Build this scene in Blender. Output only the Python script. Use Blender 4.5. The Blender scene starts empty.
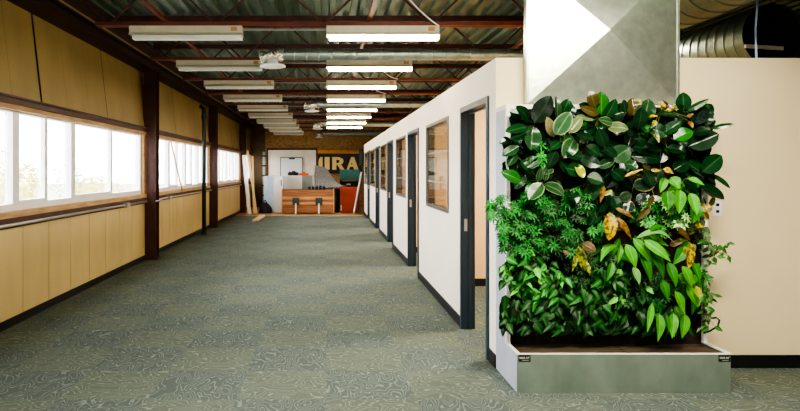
import bpy, math, random
from mathutils import Vector, Matrix
random.seed(7)
sc = bpy.context.scene
C = sc.collection
F = 628.0; VX, VY = 326.0, 170.0; H = 1.56       # focal length in px, vanishing point, eye height
R = random.uniform

def P(x, y, Y):
    """pixel (x, y) at depth Y -> point of the room"""
    return Vector(((x - VX) * Y / F, Y, H + (VY - y) * Y / F))

# ------------------------------------------------------------------ camera
cd = bpy.data.cameras.new('camera'); cam = bpy.data.objects.new('camera', cd); C.objects.link(cam)
cam.location = (0, 0, H); cam.rotation_euler = (math.pi / 2, 0, 0)
cd.sensor_width = 36; cd.lens = F / 800 * 36
cd.shift_x = (400 - VX) / 800; cd.shift_y = -(205.5 - VY) / 800
cd.clip_end = 400; cd.clip_start = 0.05
sc.camera = cam
sc.view_settings.view_transform = 'AgX'
sc.view_settings.look = 'AgX - High Contrast'
sc.view_settings.exposure = 0.62

# ------------------------------------------------------------------ materials
def srgb(r, g, b):
    f = lambda c: (c / 255 / 12.92) if c / 255 <= .04045 else ((c / 255 + .055) / 1.055) ** 2.4
    return (f(r), f(g), f(b))

def mat(name, col, rough=.6, metal=0, var=.12, scale=8, bump=0, bscale=60, stretch=None, emit=0, spec=None):
    m = bpy.data.materials.new(name); m.use_nodes = True
    nt = m.node_tree; b = nt.nodes['Principled BSDF']
    b.inputs['Roughness'].default_value = rough; b.inputs['Metallic'].default_value = metal
    if spec is not None: b.inputs['Specular IOR Level'].default_value = spec
    tc = nt.nodes.new('ShaderNodeTexCoord'); mp = nt.nodes.new('ShaderNodeMapping')
    nt.links.new(tc.outputs['Object'], mp.inputs['Vector'])
    if stretch: mp.inputs['Scale'].default_value = stretch
    n = nt.nodes.new('ShaderNodeTexNoise'); n.inputs['Scale'].default_value = scale; n.inputs['Detail'].default_value = 4
    nt.links.new(mp.outputs['Vector'], n.inputs['Vector'])
    r = nt.nodes.new('ShaderNodeValToRGB')
    r.color_ramp.elements[0].position = .3; r.color_ramp.elements[1].position = .7
    r.color_ramp.elements[0].color = [max(0, c * (1 - var)) for c in col] + [1]
    r.color_ramp.elements[1].color = [min(1, c * (1 + var)) for c in col] + [1]
    nt.links.new(n.outputs['Fac'], r.inputs['Fac']); nt.links.new(r.outputs['Color'], b.inputs['Base Color'])
    if emit:
        b.inputs['Emission Color'].default_value = list(col) + [1]; b.inputs['Emission Strength'].default_value = emit
    if bump:
        n2 = nt.nodes.new('ShaderNodeTexNoise'); n2.inputs['Scale'].default_value = bscale; n2.inputs['Detail'].default_value = 3
        nt.links.new(mp.outputs['Vector'], n2.inputs['Vector'])
        bp = nt.nodes.new('ShaderNodeBump'); bp.inputs['Strength'].default_value = bump; bp.inputs['Distance'].default_value = .02
        nt.links.new(n2.outputs['Fac'], bp.inputs['Height']); nt.links.new(bp.outputs['Normal'], b.inputs['Normal'])
    return m

M = {}
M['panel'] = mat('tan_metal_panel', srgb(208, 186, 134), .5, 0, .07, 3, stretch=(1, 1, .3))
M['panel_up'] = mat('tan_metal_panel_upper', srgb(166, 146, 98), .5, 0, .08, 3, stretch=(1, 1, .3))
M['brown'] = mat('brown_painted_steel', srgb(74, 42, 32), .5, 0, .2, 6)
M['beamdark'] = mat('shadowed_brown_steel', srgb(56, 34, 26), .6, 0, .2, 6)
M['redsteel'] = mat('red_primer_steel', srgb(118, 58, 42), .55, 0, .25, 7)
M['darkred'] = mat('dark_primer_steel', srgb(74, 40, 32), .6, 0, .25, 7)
M['deck'] = mat('galvanised_roof_deck', srgb(98, 120, 104), .45, .35, .25, 5, stretch=(1, .15, 1))
M['black'] = mat('black_rubber_base', srgb(22, 24, 26), .5, 0, .1)
M['white_wall'] = mat('warm_white_paint', srgb(244, 232, 214), .65, 0, .02, 2, bump=.03, bscale=200)
M['tan_wall'] = mat('office_tan_paint', srgb(232, 196, 150), .7, 0, .03, 2)
M['cream_wall'] = mat('cream_paint', srgb(226, 208, 170), .6, 0, .03, 1.5)
M['frame'] = mat('dark_slate_door_frame', srgb(48, 66, 80), .4, 0, .06)
M['winframe'] = mat('bronze_window_frame', srgb(92, 88, 82), .4, 0, .08)
M['pvc'] = mat('white_vinyl', srgb(236, 236, 238), .35, 0, .02)
M['wood'] = mat('raw_pine', srgb(190, 156, 114), .6, 0, .22, 6, stretch=(4, .5, 4))
M['wood2'] = mat('light_pine', srgb(224, 188, 136), .6, 0, .15, 6, stretch=(2, 2, .3))
M['zinc'] = mat('galvanised_sheet', srgb(202, 210, 196), .3, .85, .12, 14, bump=.05, bscale=18)
M['zinc2'] = mat('spiral_duct_metal', srgb(172, 184, 180), .38, .85, .15, 10)
M['zincdark'] = mat('dull_duct_metal', srgb(98, 108, 92), .45, .8, .2, 10)
M['alu'] = mat('brushed_aluminium_planter', srgb(122, 134, 122), .42, .35, .16, 6, stretch=(1, 1, .6), bump=.03, bscale=20)
M['alu_side'] = mat('lit_side_aluminium', srgb(182, 184, 192), .5, .1, .06, 6)  # paler than the front panel: window light on the side put into the colour
M['rim'] = mat('pale_rim', srgb(232, 226, 214), .5, 0, .05)
M['soil'] = mat('dark_growing_felt', srgb(46, 34, 24), .9, 0, .4, 30, bump=.6, bscale=90)
M['tray'] = mat('brown_tray_board', srgb(84, 72, 54), .7, 0, .35, 14, stretch=(.4, 3, 1))
M['housing'] = mat('beige_light_housing', srgb(206, 198, 176), .5, 0, .05)
M['lens_off'] = mat('unlit_white_lens', srgb(226, 226, 216), .4, 0, .03)
M['lens_on'] = mat('lit_lens', (1.0, .87, .68), .4, 0, .01, emit=24)
M['orange_part'] = mat('orange_end_cap', srgb(184, 140, 98), .5)
M['foil'] = mat('crumpled_foil', srgb(226, 222, 210), .22, .9, .2, 30, bump=1.0, bscale=45)
M['white'] = mat('white_plastic', srgb(234, 234, 232), .4, 0, .03)
M['offwhite'] = mat('offwhite_board', srgb(236, 226, 212), .6, 0, .06, 4)
M['greygreen'] = mat('grey_green_steel', srgb(150, 158, 148), .5, 0, .06)
M['pipe'] = mat('dark_green_pipe', srgb(44, 50, 46), .4, 0, .12)
M['conduit'] = mat('steel_conduit', srgb(186, 184, 180), .35, .7, .1)
M['osb'] = mat('brown_board_wall', srgb(168, 132, 84), .8, 0, .4, 12, stretch=(1, 1, 2.5))
M['orangewood'] = mat('orange_wood_strip', srgb(206, 136, 50), .6, 0, .15, 4)
M['signblack'] = mat('sign_black', srgb(34, 30, 26), .5)
M['cream'] = mat('cream_letter', srgb(238, 206, 132), .5, 0, .04)
M['teal'] = mat('teal_panel', srgb(66, 128, 122), .5, 0, .1)
M['red'] = mat('rust_red_plastic', srgb(184, 78, 50), .55, 0, .12, 4)
M['orange'] = mat('bright_orange', srgb(232, 100, 44), .5)
M['crate'] = mat('varnished_brown_planks', srgb(160, 108, 72), .5, 0, .3, 5, stretch=(.5, 3, 5))
M['crate2'] = mat('light_brown_planks', srgb(208, 156, 108), .5, 0, .25, 5, stretch=(.5, 3, 5))
M['dark'] = mat('dark_junk', srgb(38, 38, 42), .6, 0, .3)
M['latch'] = mat('dark_steel_latch', srgb(70, 82, 84), .4, .4, .15)
M['blueboard'] = mat('pale_blue_sheet', srgb(196, 210, 222), .5, 0, .08)
M['plastic'] = mat('grey_plastic_sheet', srgb(176, 174, 172), .3, 0, .15, 12)
M['slab'] = mat('bare_tan_subfloor', srgb(176, 142, 98), .7, 0, .2, 3)
M['blue'] = mat('blue_white_cable', srgb(170, 196, 226), .4)
M['ground'] = mat('pale_ground', srgb(190, 184, 170), .9, 0, .1, .2)
M['bark'] = mat('bark', srgb(110, 90, 70), .9, 0, .2)
M['tree1'] = mat('yellow_green_leaves', srgb(200, 188, 104), .7, 0, .25, 2)
M['tree2'] = mat('olive_leaves', srgb(180, 188, 130), .7, 0, .25, 2)
M['stem'] = mat('plant_stem', srgb(84, 92, 44), .6, 0, .2, 20)
M['darkwall'] = mat('dark_brown_wall', srgb(96, 76, 52), .8, 0, .15, 2)

def glass(name, refl=.9, tint=(1, 1, 1), ior=1.5):
    m = bpy.data.materials.new(name); m.use_nodes = True; nt = m.node_tree; nt.nodes.clear()
    o = nt.nodes.new('ShaderNodeOutputMaterial'); mx = nt.nodes.new('ShaderNodeMixShader')
    t = nt.nodes.new('ShaderNodeBsdfTransparent'); g = nt.nodes.new('ShaderNodeBsdfGlossy')
    t.inputs['Color'].default_value = (*tint, 1); g.inputs['Roughness'].default_value = .02
    fr = nt.nodes.new('ShaderNodeFresnel'); fr.inputs['IOR'].default_value = ior
    ml = nt.nodes.new('ShaderNodeMath'); ml.operation = 'MULTIPLY'; ml.inputs[1].default_value = refl
    nt.links.new(fr.outputs[0], ml.inputs[0]); nt.links.new(ml.outputs[0], mx.inputs[0])
    nt.links.new(t.outputs[0], mx.inputs[1]); nt.links.new(g.outputs[0], mx.inputs[2]); nt.links.new(mx.outputs[0], o.inputs[0])
    return m
M['glass'] = glass('clear_window_glass', .8)
M['glass2'] = glass('office_glass', .55, (.97, .97, .95), 1.35)

def carpet():
    m = bpy.data.materials.new('patterned_carpet_tiles'); m.use_nodes = True; nt = m.node_tree; L = nt.links
    b = nt.nodes['Principled BSDF']; b.inputs['Roughness'].default_value = .95; b.inputs['Specular IOR Level'].default_value = .1
    N = nt.nodes.new
    tc = N('ShaderNodeTexCoord')
    def lines(scale, stretch, rot):
        mp = N('ShaderNodeMapping'); mp.inputs['Scale'].default_value = stretch; mp.inputs['Rotation'].default_value = (0, 0, rot)
        L.new(tc.outputs['Object'], mp.inputs['Vector'])
        no = N('ShaderNodeTexNoise'); no.inputs['Scale'].default_value = scale; no.inputs['Detail'].default_value = .6; no.inputs['Distortion'].default_value = .5
        L.new(mp.outputs[0], no.inputs['Vector'])
        m1 = N('ShaderNodeMath'); m1.operation = 'MULTIPLY'; m1.inputs[1].default_value = 11; L.new(no.outputs['Fac'], m1.inputs[0])
        pp = N('ShaderNodeMath'); pp.operation = 'PINGPONG'; pp.inputs[1].default_value = .5; L.new(m1.outputs[0], pp.inputs[0])
        r = N('ShaderNodeValToRGB'); r.color_ramp.elements[0].position = .05; r.color_ramp.elements[1].position = .17
        r.color_ramp.elements[0].color = (1, 1, 1, 1); r.color_ramp.elements[1].color = (0, 0, 0, 1)
        L.new(pp.outputs[0], r.inputs[0]); return r
    a = lines(4.6, (1, 2.0, 1), .35); c = lines(4.6, (2.0, 1, 1), -.35)
    ch = N('ShaderNodeTexChecker'); ch.inputs['Scale'].default_value = 1 / .61
    L.new(tc.outputs['Object'], ch.inputs['Vector'])
    mx = N('ShaderNodeMixRGB'); L.new(ch.outputs['Fac'], mx.inputs[0]); L.new(a.outputs[0], mx.inputs[1]); L.new(c.outputs[0], mx.inputs[2])
    base = N('ShaderNodeMixRGB'); base.inputs[1].default_value = (*srgb(100, 107, 96), 1); base.inputs[2].default_value = (*srgb(92, 101, 96), 1)
    L.new(ch.outputs['Fac'], base.inputs[0])
    fin = N('ShaderNodeMixRGB'); fin.inputs[2].default_value = (*srgb(160, 168, 156), 1)
    ml = N('ShaderNodeMath'); ml.operation = 'MULTIPLY'; ml.inputs[1].default_value = .42
    L.new(mx.outputs[0], ml.inputs[0]); L.new(ml.outputs[0], fin.inputs[0]); L.new(base.outputs[0], fin.inputs[1])
    n2 = N('ShaderNodeTexNoise'); n2.inputs['Scale'].default_value = 90; L.new(tc.outputs['Object'], n2.inputs['Vector'])
    mm = N('ShaderNodeMixRGB'); mm.blend_type = 'OVERLAY'; mm.inputs[0].default_value = .35
    L.new(fin.outputs[0], mm.inputs[1]); L.new(n2.outputs['Fac'], mm.inputs[2]); L.new(mm.outputs[0], b.inputs['Base Color'])
    bp = N('ShaderNodeBump'); bp.inputs['Strength'].default_value = .3; bp.inputs['Distance'].default_value = .004
    L.new(n2.outputs['Fac'], bp.inputs['Height']); L.new(bp.outputs[0], b.inputs['Normal'])
    return m
M['carpet'] = carpet()

def leafmat(name, rough, spec=.5, spots=False, coat=0):
    m = bpy.data.materials.new(name); m.use_nodes = True; nt = m.node_tree; b = nt.nodes['Principled BSDF']; L = nt.links
    b.inputs['Roughness'].default_value = rough; b.inputs['Specular IOR Level'].default_value = spec
    b.inputs['Coat Weight'].default_value = coat; b.inputs['Coat Roughness'].default_value = .15
    at = nt.nodes.new('ShaderNodeAttribute'); at.attribute_name = 'Col'
    tc = nt.nodes.new('ShaderNodeTexCoord'); n = nt.nodes.new('ShaderNodeTexNoise')
    L.new(tc.outputs['Object'], n.inputs['Vector']); n.inputs['Scale'].default_value = 48 if spots else 25
    mx = nt.nodes.new('ShaderNodeMixRGB')
    if spots:
        r = nt.nodes.new('ShaderNodeValToRGB'); r.color_ramp.elements[0].position = .49; r.color_ramp.elements[1].position = .55
        r.color_ramp.elements[0].color = (0, 0, 0, 1); r.color_ramp.elements[1].color = (.85, .85, .85, 1)
        L.new(n.outputs['Fac'], r.inputs[0]); L.new(r.outputs[0], mx.inputs[0]); mx.inputs[2].default_value = (.03, .05, .012, 1)
    else:
        mx.blend_type = 'OVERLAY'; mx.inputs[0].default_value = .35; L.new(n.outputs['Fac'], mx.inputs[2])
    L.new(at.outputs['Color'], mx.inputs[1]); L.new(mx.outputs[0], b.inputs['Base Color'])
    return m
M['leaf_gloss'] = leafmat('glossy_thick_leaf', .2, .3, coat=.0)
M['leaf_soft'] = leafmat('soft_thin_leaf', .42, .22)
M['leaf_croton'] = leafmat('spotted_croton_leaf', .4, .4, True)

# ------------------------------------------------------------------ mesh helpers
class MB:
    def __init__(s): s.v = []; s.f = []; s.c = []; s.usec = False
    def box(s, a, b):
        x0, x1 = sorted((a[0], b[0])); y0, y1 = sorted((a[1], b[1])); z0, z1 = sorted((a[2], b[2])); k = len(s.v)
        s.v += [(x0, y0, z0), (x1, y0, z0), (x1, y1, z0), (x0, y1, z0), (x0, y0, z1), (x1, y0, z1), (x1, y1, z1), (x0, y1, z1)]
        s.f += [tuple(k + i for i in q) for q in ((0, 3, 2, 1), (4, 5, 6, 7), (0, 1, 5, 4), (1, 2, 6, 5), (2, 3, 7, 6), (3, 0, 4, 7))]; return s
    def bar(s, p, q, w, h, up=(0, 0, 1)):
        p, q = Vector(p), Vector(q); d = (q - p).normalized(); u = Vector(up)
        sd = d.cross(u)
        if sd.length < 1e-4: sd = d.cross(Vector((1, 0, 0)))
        sd.normalize(); u = sd.cross(d).normalized(); k = len(s.v)
        for e in (p, q):
            for a, b in ((-1, -1), (1, -1), (1, 1), (-1, 1)): s.v.append(tuple(e + sd * a * w / 2 + u * b * h / 2))
        s.f += [tuple(k + i for i in f) for f in ((0, 1, 2, 3), (7, 6, 5, 4), (0, 4, 5, 1), (1, 5, 6, 2), (2, 6, 7, 3), (3, 7, 4, 0))]; return s
    def tube(s, pts, r, n=8, caps=True):
        pts = [Vector(p) for p in pts]; k0 = len(s.v); m = len(pts)
        rr = r if isinstance(r, (list, tuple)) else [r] * m
        prev = None
        for i, p in enumerate(pts):
            d = (pts[min(i + 1, m - 1)] - pts[max(i - 1, 0)])
            d = d.normalized() if d.length > 1e-9 else Vector((0, 0, 1))
            a = prev if prev is not None else (Vector((0, 0, 1)) if abs(d.z) < .9 else Vector((1, 0, 0)))
            a = (a - d * a.dot(d)); a.normalize(); b = d.cross(a); prev = a
            for j in range(n):
                t = 2 * math.pi * j / n; s.v.append(tuple(p + (a * math.cos(t) + b * math.sin(t)) * rr[i]))
        for i in range(m - 1):
            for j in range(n):
                a0 = k0 + i * n + j; a1 = k0 + i * n + (j + 1) % n; s.f.append((a0, a1, a1 + n, a0 + n))
        if caps:
            s.f.append(tuple(k0 + j for j in range(n))[::-1]); s.f.append(tuple(k0 + (m - 1) * n + j for j in range(n)))
        return s
    def prism(s, poly, y0, y1):
        """polygon in x,z extruded along y"""
        k = len(s.v); n = len(poly)
        s.v += [(x, y0, z) for x, z in poly] + [(x, y1, z) for x, z in poly]
        s.f.append(tuple(range(k, k + n))); s.f.append(tuple(range(k + 2 * n - 1, k + n - 1, -1)))
        for i in range(n): j = (i + 1) % n; s.f.append((k + i, k + n + i, k + n + j, k + j))
        return s
    def quad(s, a, b, c, d):
        k = len(s.v); s.v += [tuple(a), tuple(b), tuple(c), tuple(d)]; s.f.append((k, k + 1, k + 2, k + 3)); return s
    def leaf(s, base, tip, w, nrm, col, mid=None, edge=None, arch=.0, fold=.12, prof='oval', segs=8, droop=0, cols=(-1, -.78, -.12, 0, .12, .78, 1)):
        s.usec = True
        base, tip = Vector(base), Vector(tip); ax = tip - base; Ln = ax.length
        if Ln < 1e-5: return s
        d = ax / Ln; n = Vector(nrm); n = n - d * n.dot(d)
        if n.length < 1e-4: n = Vector((0, 0, 1)) - d * d.z
        n.normalize(); sd = d.cross(n); k = len(s.v); m = len(cols)
        mid = mid or col; edge = edge or col; wob = R(0, 6.28); wa = R(.0, .05)
        for i in range(segs + 1):
            t = i / segs
            if prof == 'oval': pw = max(0, math.sin(math.pi * t ** .88)) ** .62
            elif prof == 'lance': pw = max(0, math.sin(math.pi * t ** .72)) ** .9 * (1 - .25 * t)
            else: pw = max(0, math.sin(math.pi * t ** .6)) ** .8 * (1 - .2 * t)
            c0 = base + ax * t + n * (arch * Ln * math.sin(math.pi * t) + wa * w * math.sin(t * 7 + wob)) - Vector((0, 0, 1)) * droop * Ln * t * t
            for u in cols:
                p = c0 + sd * (u * w / 2 * pw) + n * (fold * w * abs(u) * pw)
                s.v.append(tuple(p))
                a = abs(u)
                cc = edge if a > .9 else (mid if a < .05 else col)
                sh = .92 + .16 * t
                s.c.append((cc[0] * sh, cc[1] * sh, cc[2] * sh, 1))
        for i in range(segs):
            for j in range(m - 1):
                a0 = k + i * m + j; s.f.append((a0, a0 + 1, a0 + m + 1, a0 + m))
        return s
    def build(s, name, m, parent=None, smooth=False, origin=None):
        me = bpy.data.meshes.new(name)
        o0 = Vector(origin) if origin is not None else Vector((0, 0, 0))
        me.from_pydata([tuple(Vector(v) - o0) for v in s.v] if origin is not None else s.v, [], s.f)
        me.materials.append(M[m] if isinstance(m, str) else m)
        if s.usec:
            ca = me.color_attributes.new('Col', 'FLOAT_COLOR', 'POINT')
            while len(s.c) < len(s.v): s.c.append((.1, .2, .05, 1))
            ca.data.foreach_set('color', [x for c in s.c for x in c])
        if smooth: me.polygons.foreach_set('use_smooth', [True] * len(me.polygons))
        me.update()
        o = bpy.data.objects.new(name, me); C.objects.link(o)
        if origin is not None: o.location = o0
        if parent is not None:
            o.parent = parent
            o.matrix_parent_inverse = Matrix.Translation(-Vector(parent.location))
        return o

def tag(o, label, cat, group=None, kind=None):
    o['label'] = label; o['category'] = cat
    if group: o['group'] = group
    if kind: o['kind'] = kind
    return o
def thing(name, loc, label, cat, group=None):
    o = bpy.data.objects.new(name, None); C.objects.link(o); o.location = loc; o.empty_display_size = .1
    return tag(o, label, cat, group)
def struct(o): o['kind'] = 'structure'; return o
def sroot(name, loc=(0, 0, 0)):
    o = bpy.data.objects.new(name, None); C.objects.link(o); o.location = loc; o['kind'] = 'structure'; return o
def bevel(o, w=.005, n=2):
    b = o.modifiers.new('bevel', 'BEVEL'); b.width = w; b.segments = n; b.limit_method = 'ANGLE'; return o

ORD = ['nearest', 'second', 'third', 'fourth', 'fifth', 'sixth', 'seventh', 'eighth', 'ninth', 'tenth']
YN, YE = -7.5, 26.3          # behind the camera, far wall
XL = -3.146; XP = 1.342; YC = 4.96; XR = 7.5; WT = 2.446; DECK = 3.76
YEND = 842.8 / 38.0

# ------------------------------------------------------------------ floor, ceiling, walls
struct(MB().box((XL - .3, YN, -.1), (XR, 21.3, 0)).build('floor', 'carpet'))
struct(MB().box((XL - .3, 21.3, -.1), (XR, YE + .2, -.004)).build('floor', 'slab'))
mb = MB(); x = XL - .2; pit = .2; prof = []
while x < XR:
    prof += [(x, DECK), (x + .07, DECK), (x + .09, DECK + .05), (x + .18, DECK + .05)]; x += pit
n = len(prof); mb.v = [(a, YN, b) for a, b in prof] + [(a, YE, b) for a, b in prof]
mb.f = [(i, i + 1, n + i + 1, n + i) for i in range(n - 1)]
struct(mb.build('ceiling', 'deck'))
struct(MB().box((XL - .3, YN, DECK + .06), (XR, YE + .3, DECK + .2)).build('ceiling', 'darkwall'))

# left wall, lower tan panels with seams
ZS, ZT = 1.145, 2.2          # window opening
mb = MB(); y = 6.52 - .61 * 23
while y < YE:
    mb.box((XL - .12, y + .006, 0), (XL, y + .604, 1.03)); 
    mb.box((XL - .12, y - .007, 0), (XL - .008, y + .007, 1.03)); y += .61
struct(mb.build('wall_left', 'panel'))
# upper tilted panels
mb = MB(); ys = [YN, -5.6, -3.5, -1.4, .7, 2.8, 4.9, 6.96, 9.06, 11.1, 13.2, 15.3, 17.3, 19.1, 21.2, 23.3, YE]
for a, b in zip(ys, ys[1:]):
    q = a
    while q < b - .01:                    # shallow ribs within a sheet
        e = min(b, q + .7)
        y0, y1 = q + (.02 if q == a else .0015), e - (.02 if e == b else .0015)
        mb.v += [(XL, y0, 2.27), (XL, y1, 2.27), (XL - .13, y1, 3.4), (XL - .13, y0, 3.4)]
        k = len(mb.v); mb.f.append((k - 4, k - 3, k - 2, k - 1)); q = e
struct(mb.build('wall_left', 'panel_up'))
struct(MB().quad((XL - .05, YN, 2.2), (XL - .05, YE, 2.2), (XL - .16, YE, DECK + .1), (XL - .16, YN, DECK + .1)).build('wall_left', 'black'))
struct(MB().box((XL - .01, YN, 0), (XL + .012, YE, .085)).build('baseboard_left', 'black'))
# girts and boards along the windows
mb = MB().box((XL - .14, YN, 2.215), (XL + .05, YE, 2.295)); mb.box((XL + .05, YN, 2.275), (XL + .075, YE, 2.295)); struct(mb.build('trim_1', 'brown'))
struct(MB().box((XL - .12, YN, 2.165), (XL + .03, YE, 2.215)).build('trim_2', 'wood'))
struct(MB().box((XL - .14, YN, 1.085), (XL + .035, YE, 1.145)).build('trim_3', 'wood'))
mb = MB().box((XL - .12, YN, 1.03), (XL + .05, YE, 1.085)); mb.box((XL + .0, YN, .985), (XL + .035, YE, 1.03)); struct(mb.build('trim_4', 'brown'))
# roof beam over the columns
mb = MB().box((-3.27, YN, 3.295), (-2.99, YE, 3.315)); mb.box((-3.11, YN, 3.315), (-3.06, YE, 3.43)); mb.box((-3.22, YN, 3.43), (-2.98, YE, 3.45))
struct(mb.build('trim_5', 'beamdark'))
struct(MB().box((-3.2, YN, 3.45), (-3.0, YE, 3.49)).build('trim_6', 'panel_up'))
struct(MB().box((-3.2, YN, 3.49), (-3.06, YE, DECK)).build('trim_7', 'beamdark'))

cols_y = [-1.2, 4.9, 10.9, 16.93, 22.97]
colab = {10.9: 'brown steel column at the end of the nearest run of windows', 16.93: 'brown steel column just past the thin dark pipe on the window wall',
         22.97: 'small far brown steel column beside the leaning planks'}
for y in cols_y:
    root = thing('steel_column', (-3.06, y + .1, 0), colab.get(y, 'brown steel column on the window wall'), 'column')
    mb = MB().box((-3.17, y, 0), (-2.95, y + .016, 3.295)); mb.box((-3.17, y + .19, 0), (-2.95, y + .206, 3.295)); mb.box((-3.07, y + .016, 0), (-3.05, y + .19, 3.295))
    mb.build('shaft', 'brown', root)
    MB().box((-3.145, y - .01, .0), (-2.93, y + .22, .018)).build('base_plate', 'brown', root)

# windows of the left wall: one per bay with sliding units
def window(n, y0, y1, units):
    root = sroot('window_%d' % n, (XL - .07, (y0 + y1) / 2, ZS))
    fr = MB(); X0, X1 = XL - .11, XL - .03
    ends = [y0] + units + [y1]
    for k, (a, b) in enumerate(zip(ends, ends[1:])):
        if b - a < .2: continue
        fr.box((X0, a, ZS), (X1, a + .055, ZT)); fr.box((X0, b - .055, ZS), (X1, b, ZT))
        fr.box((X0, a + .055, ZS), (X1, b - .055, ZS + .07)); fr.box((X0, a + .055, ZT - .055), (X1, b - .055, ZT))
        m = (a + b) / 2
        # sliding sash
        fr.box((X0 + .02, m - .035, ZS + .07), (X1 - .01, m + .035, ZT - .055))
        fr.box((X0 + .04, a + .055, ZS + .1), (X1 - .006, a + .095, ZT - .055)); fr.box((X0 + .04, a + .055, ZS + .07), (X1 - .006, m - .035, ZS + .1))
    fr.build('window_frame', 'pvc', root)
    MB().box((X0 + .02, y0, ZS), (X0 + .024, y1, ZT)).build('pane', 'glass', root)
    st = MB().box((X0 - .02, y1, ZS), (X1 + .05, y1 + .08, ZT)); st.box((X0 - .02, y0 - .08, ZS), (X1 + .05, y0, ZT))
    st.build('side_board', 'wood', root)
    l = bpy.data.lights.new('window_portal', 'AREA'); l.shape = 'RECTANGLE'; l.size = ZT - ZS; l.size_y = y1 - y0; l.cycles.is_portal = True
    lo = bpy.data.objects.new('window_portal', l); C.objects.link(lo); lo.location = (XL - .18, (y0 + y1) / 2, (ZS + ZT) / 2)
    lo.rotation_euler = (0, -math.pi / 2, 0)
window(1, 5.2, 10.78, [6.42, 7.88])
window(2, 11.22, 16.82, [12.7, 14.2, 15.6])
window(3, 17.25, 22.86, [18.7, 20.2, 21.6])
window(4, 23.3, 26.1, [24.6])
window(5, -.85, 4.78, [.6, 2.1, 3.6])
window(6, -7.2, -1.3, [-5.8, -4.3, -2.8])

# back wall and the wall behind the camera, right outer wall
struct(MB().box((XL - .3, YE, 0), (XR, YE + .15, DECK + .1)).build('wall_back', 'osb'))
struct(MB().box((XL - .3, YN - .15, 0), (XR, YN, DECK + .1)).build('wall_near', 'cream_wall'))
struct(MB().box((XR, YN, 0), (XR + .15, YE, DECK + .1)).build('wall_right', 'darkwall'))

# partition along the hall with door and window openings
ZY = lambda x: 842.8 / (x - VX)
doors = [(489.4, 461.6), (419, 408.4), (393.4, 387.8), (379.8, 376), (369.9, 367.9)]
wins = [(448.9, 426.7), (405.8, 396.3), (386.8, 380.6), (375.2, 370.4), (367.4, 364.8)]
ops = [(ZY(a), ZY(b), 0, 2.17) for a, b in doors] + [(ZY(a), ZY(b), 1.085, 2.15) for a, b in wins]
ops.sort(); TH = .11
mb = MB(); y = YC
for a, b, z0, z1 in ops:
    mb.box((XP, y, 0), (XP + TH, a, WT)); mb.box((XP, a, z1), (XP + TH, b, WT))
    if z0 > 0: mb.box((XP, a, 0), (XP + TH, b, z0))
    y = b
mb.box((XP, y, 0), (XP + TH, YEND, WT))
struct(mb.build('wall_partition', 'white_wall'))
mb = MB(); y = YC - .012
for a, b, z0, z1 in [o for o in ops if o[2] == 0]:
    mb.box((XP - .012, y, 0), (XP, a - .0, .1)); y = b
mb.box((XP - .012, y, 0), (XP, YEND, .1)); mb.box((XP + .0, YC - .012, 0), (XR, YC, .1))
struct(mb.build('baseboard_right', 'black'))
struct(MB().box((XP + .0005, YC - .0005, 0), (XR, YC + .06, WT - .001)).build('wall_right', 'cream_wall'))
struct(MB().box((XP, YEND - .11, 0), (4.7, YEND, WT)).build('wall_office', 'white_wall'))
struct(MB().box((4.6, YC + .11, 0), (4.7, YEND, WT)).build('wall_office', 'tan_wall'))
for y in (8.45, 11.92, 15.1, 18.58):
    struct(MB().box((XP + TH, y, 0), (4.6, y + .1, WT)).build('wall_office', 'tan_wall'))
mb = MB()
for y0, y1 in ((YC + .11, 8.45), (8.55, 11.92)): mb.box((4.588, y0, 0), (4.6, y1, .1)); mb.box((XP + TH, y1 - .012, 0), (4.6, y1, .1))
struct(mb.build('baseboard_office', 'black'))
for k, (a, b) in enumerate(doors):
    y0, y1 = ZY(a), ZY(b); root = sroot('door_%d' % (k + 1), (XP, (y0 + y1) / 2, 0)); f = .05
    mb = MB().box((XP - .018, y0, 0), (XP + TH + .01, y0 + f, 2.17)); mb.box((XP - .018, y1 - f, 0), (XP + TH + .01, y1, 2.17)); mb.box((XP - .018, y0 + f, 2.12), (XP + TH + .01, y1 - f, 2.17))
    mb.box((XP + .055, y0 + f, 0), (XP + .085, y0 + f + .015, 2.12)); mb.box((XP + .055, y1 - f - .015, 0), (XP + .085, y1 - f, 2.12)); mb.box((XP + .055, y0 + f, 2.105), (XP + .085, y1 - f, 2.12))
    mb.build('door_frame', 'frame', root)
    MB().box((XP + .015, y1 - f - .003, .96), (XP + .045, y1 - f, 1.08)).build('strike_plate', 'conduit', root)
for k, (a, b) in enumerate(wins):
    y0, y1 = ZY(a), ZY(b); root = sroot('window_%d' % (k + 7), (XP, (y0 + y1) / 2, 1.085)); f = .035
    mb = MB(); X0, X1 = XP - .012, XP + .1
    mb.box((X0, y0, 1.085), (X1, y0 + f, 2.15)); mb.box((X0, y1 - f, 1.085), (X1, y1, 2.15)); mb.box((X0, y0 + f, 1.085), (X1, y1 - f, 1.085 + f)); mb.box((X0, y0 + f, 2.15 - f), (X1, y1 - f, 2.15))
    mb.build('window_frame', 'winframe', root)
    for zz in (1.775, 1.416): MB().box((XP + .009, y0 + f, zz - .009), (XP + .022, y1 - f, zz + .009)).build('reflection_bar', 'rim', root)  # pale bars drawn in place of reflections in the office glass
    MB().box((XP + .002, y0 + f, 1.085 + f), (XP + .008, y1 - f, 2.15 - f)).build('pane', 'glass2', root)

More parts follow.
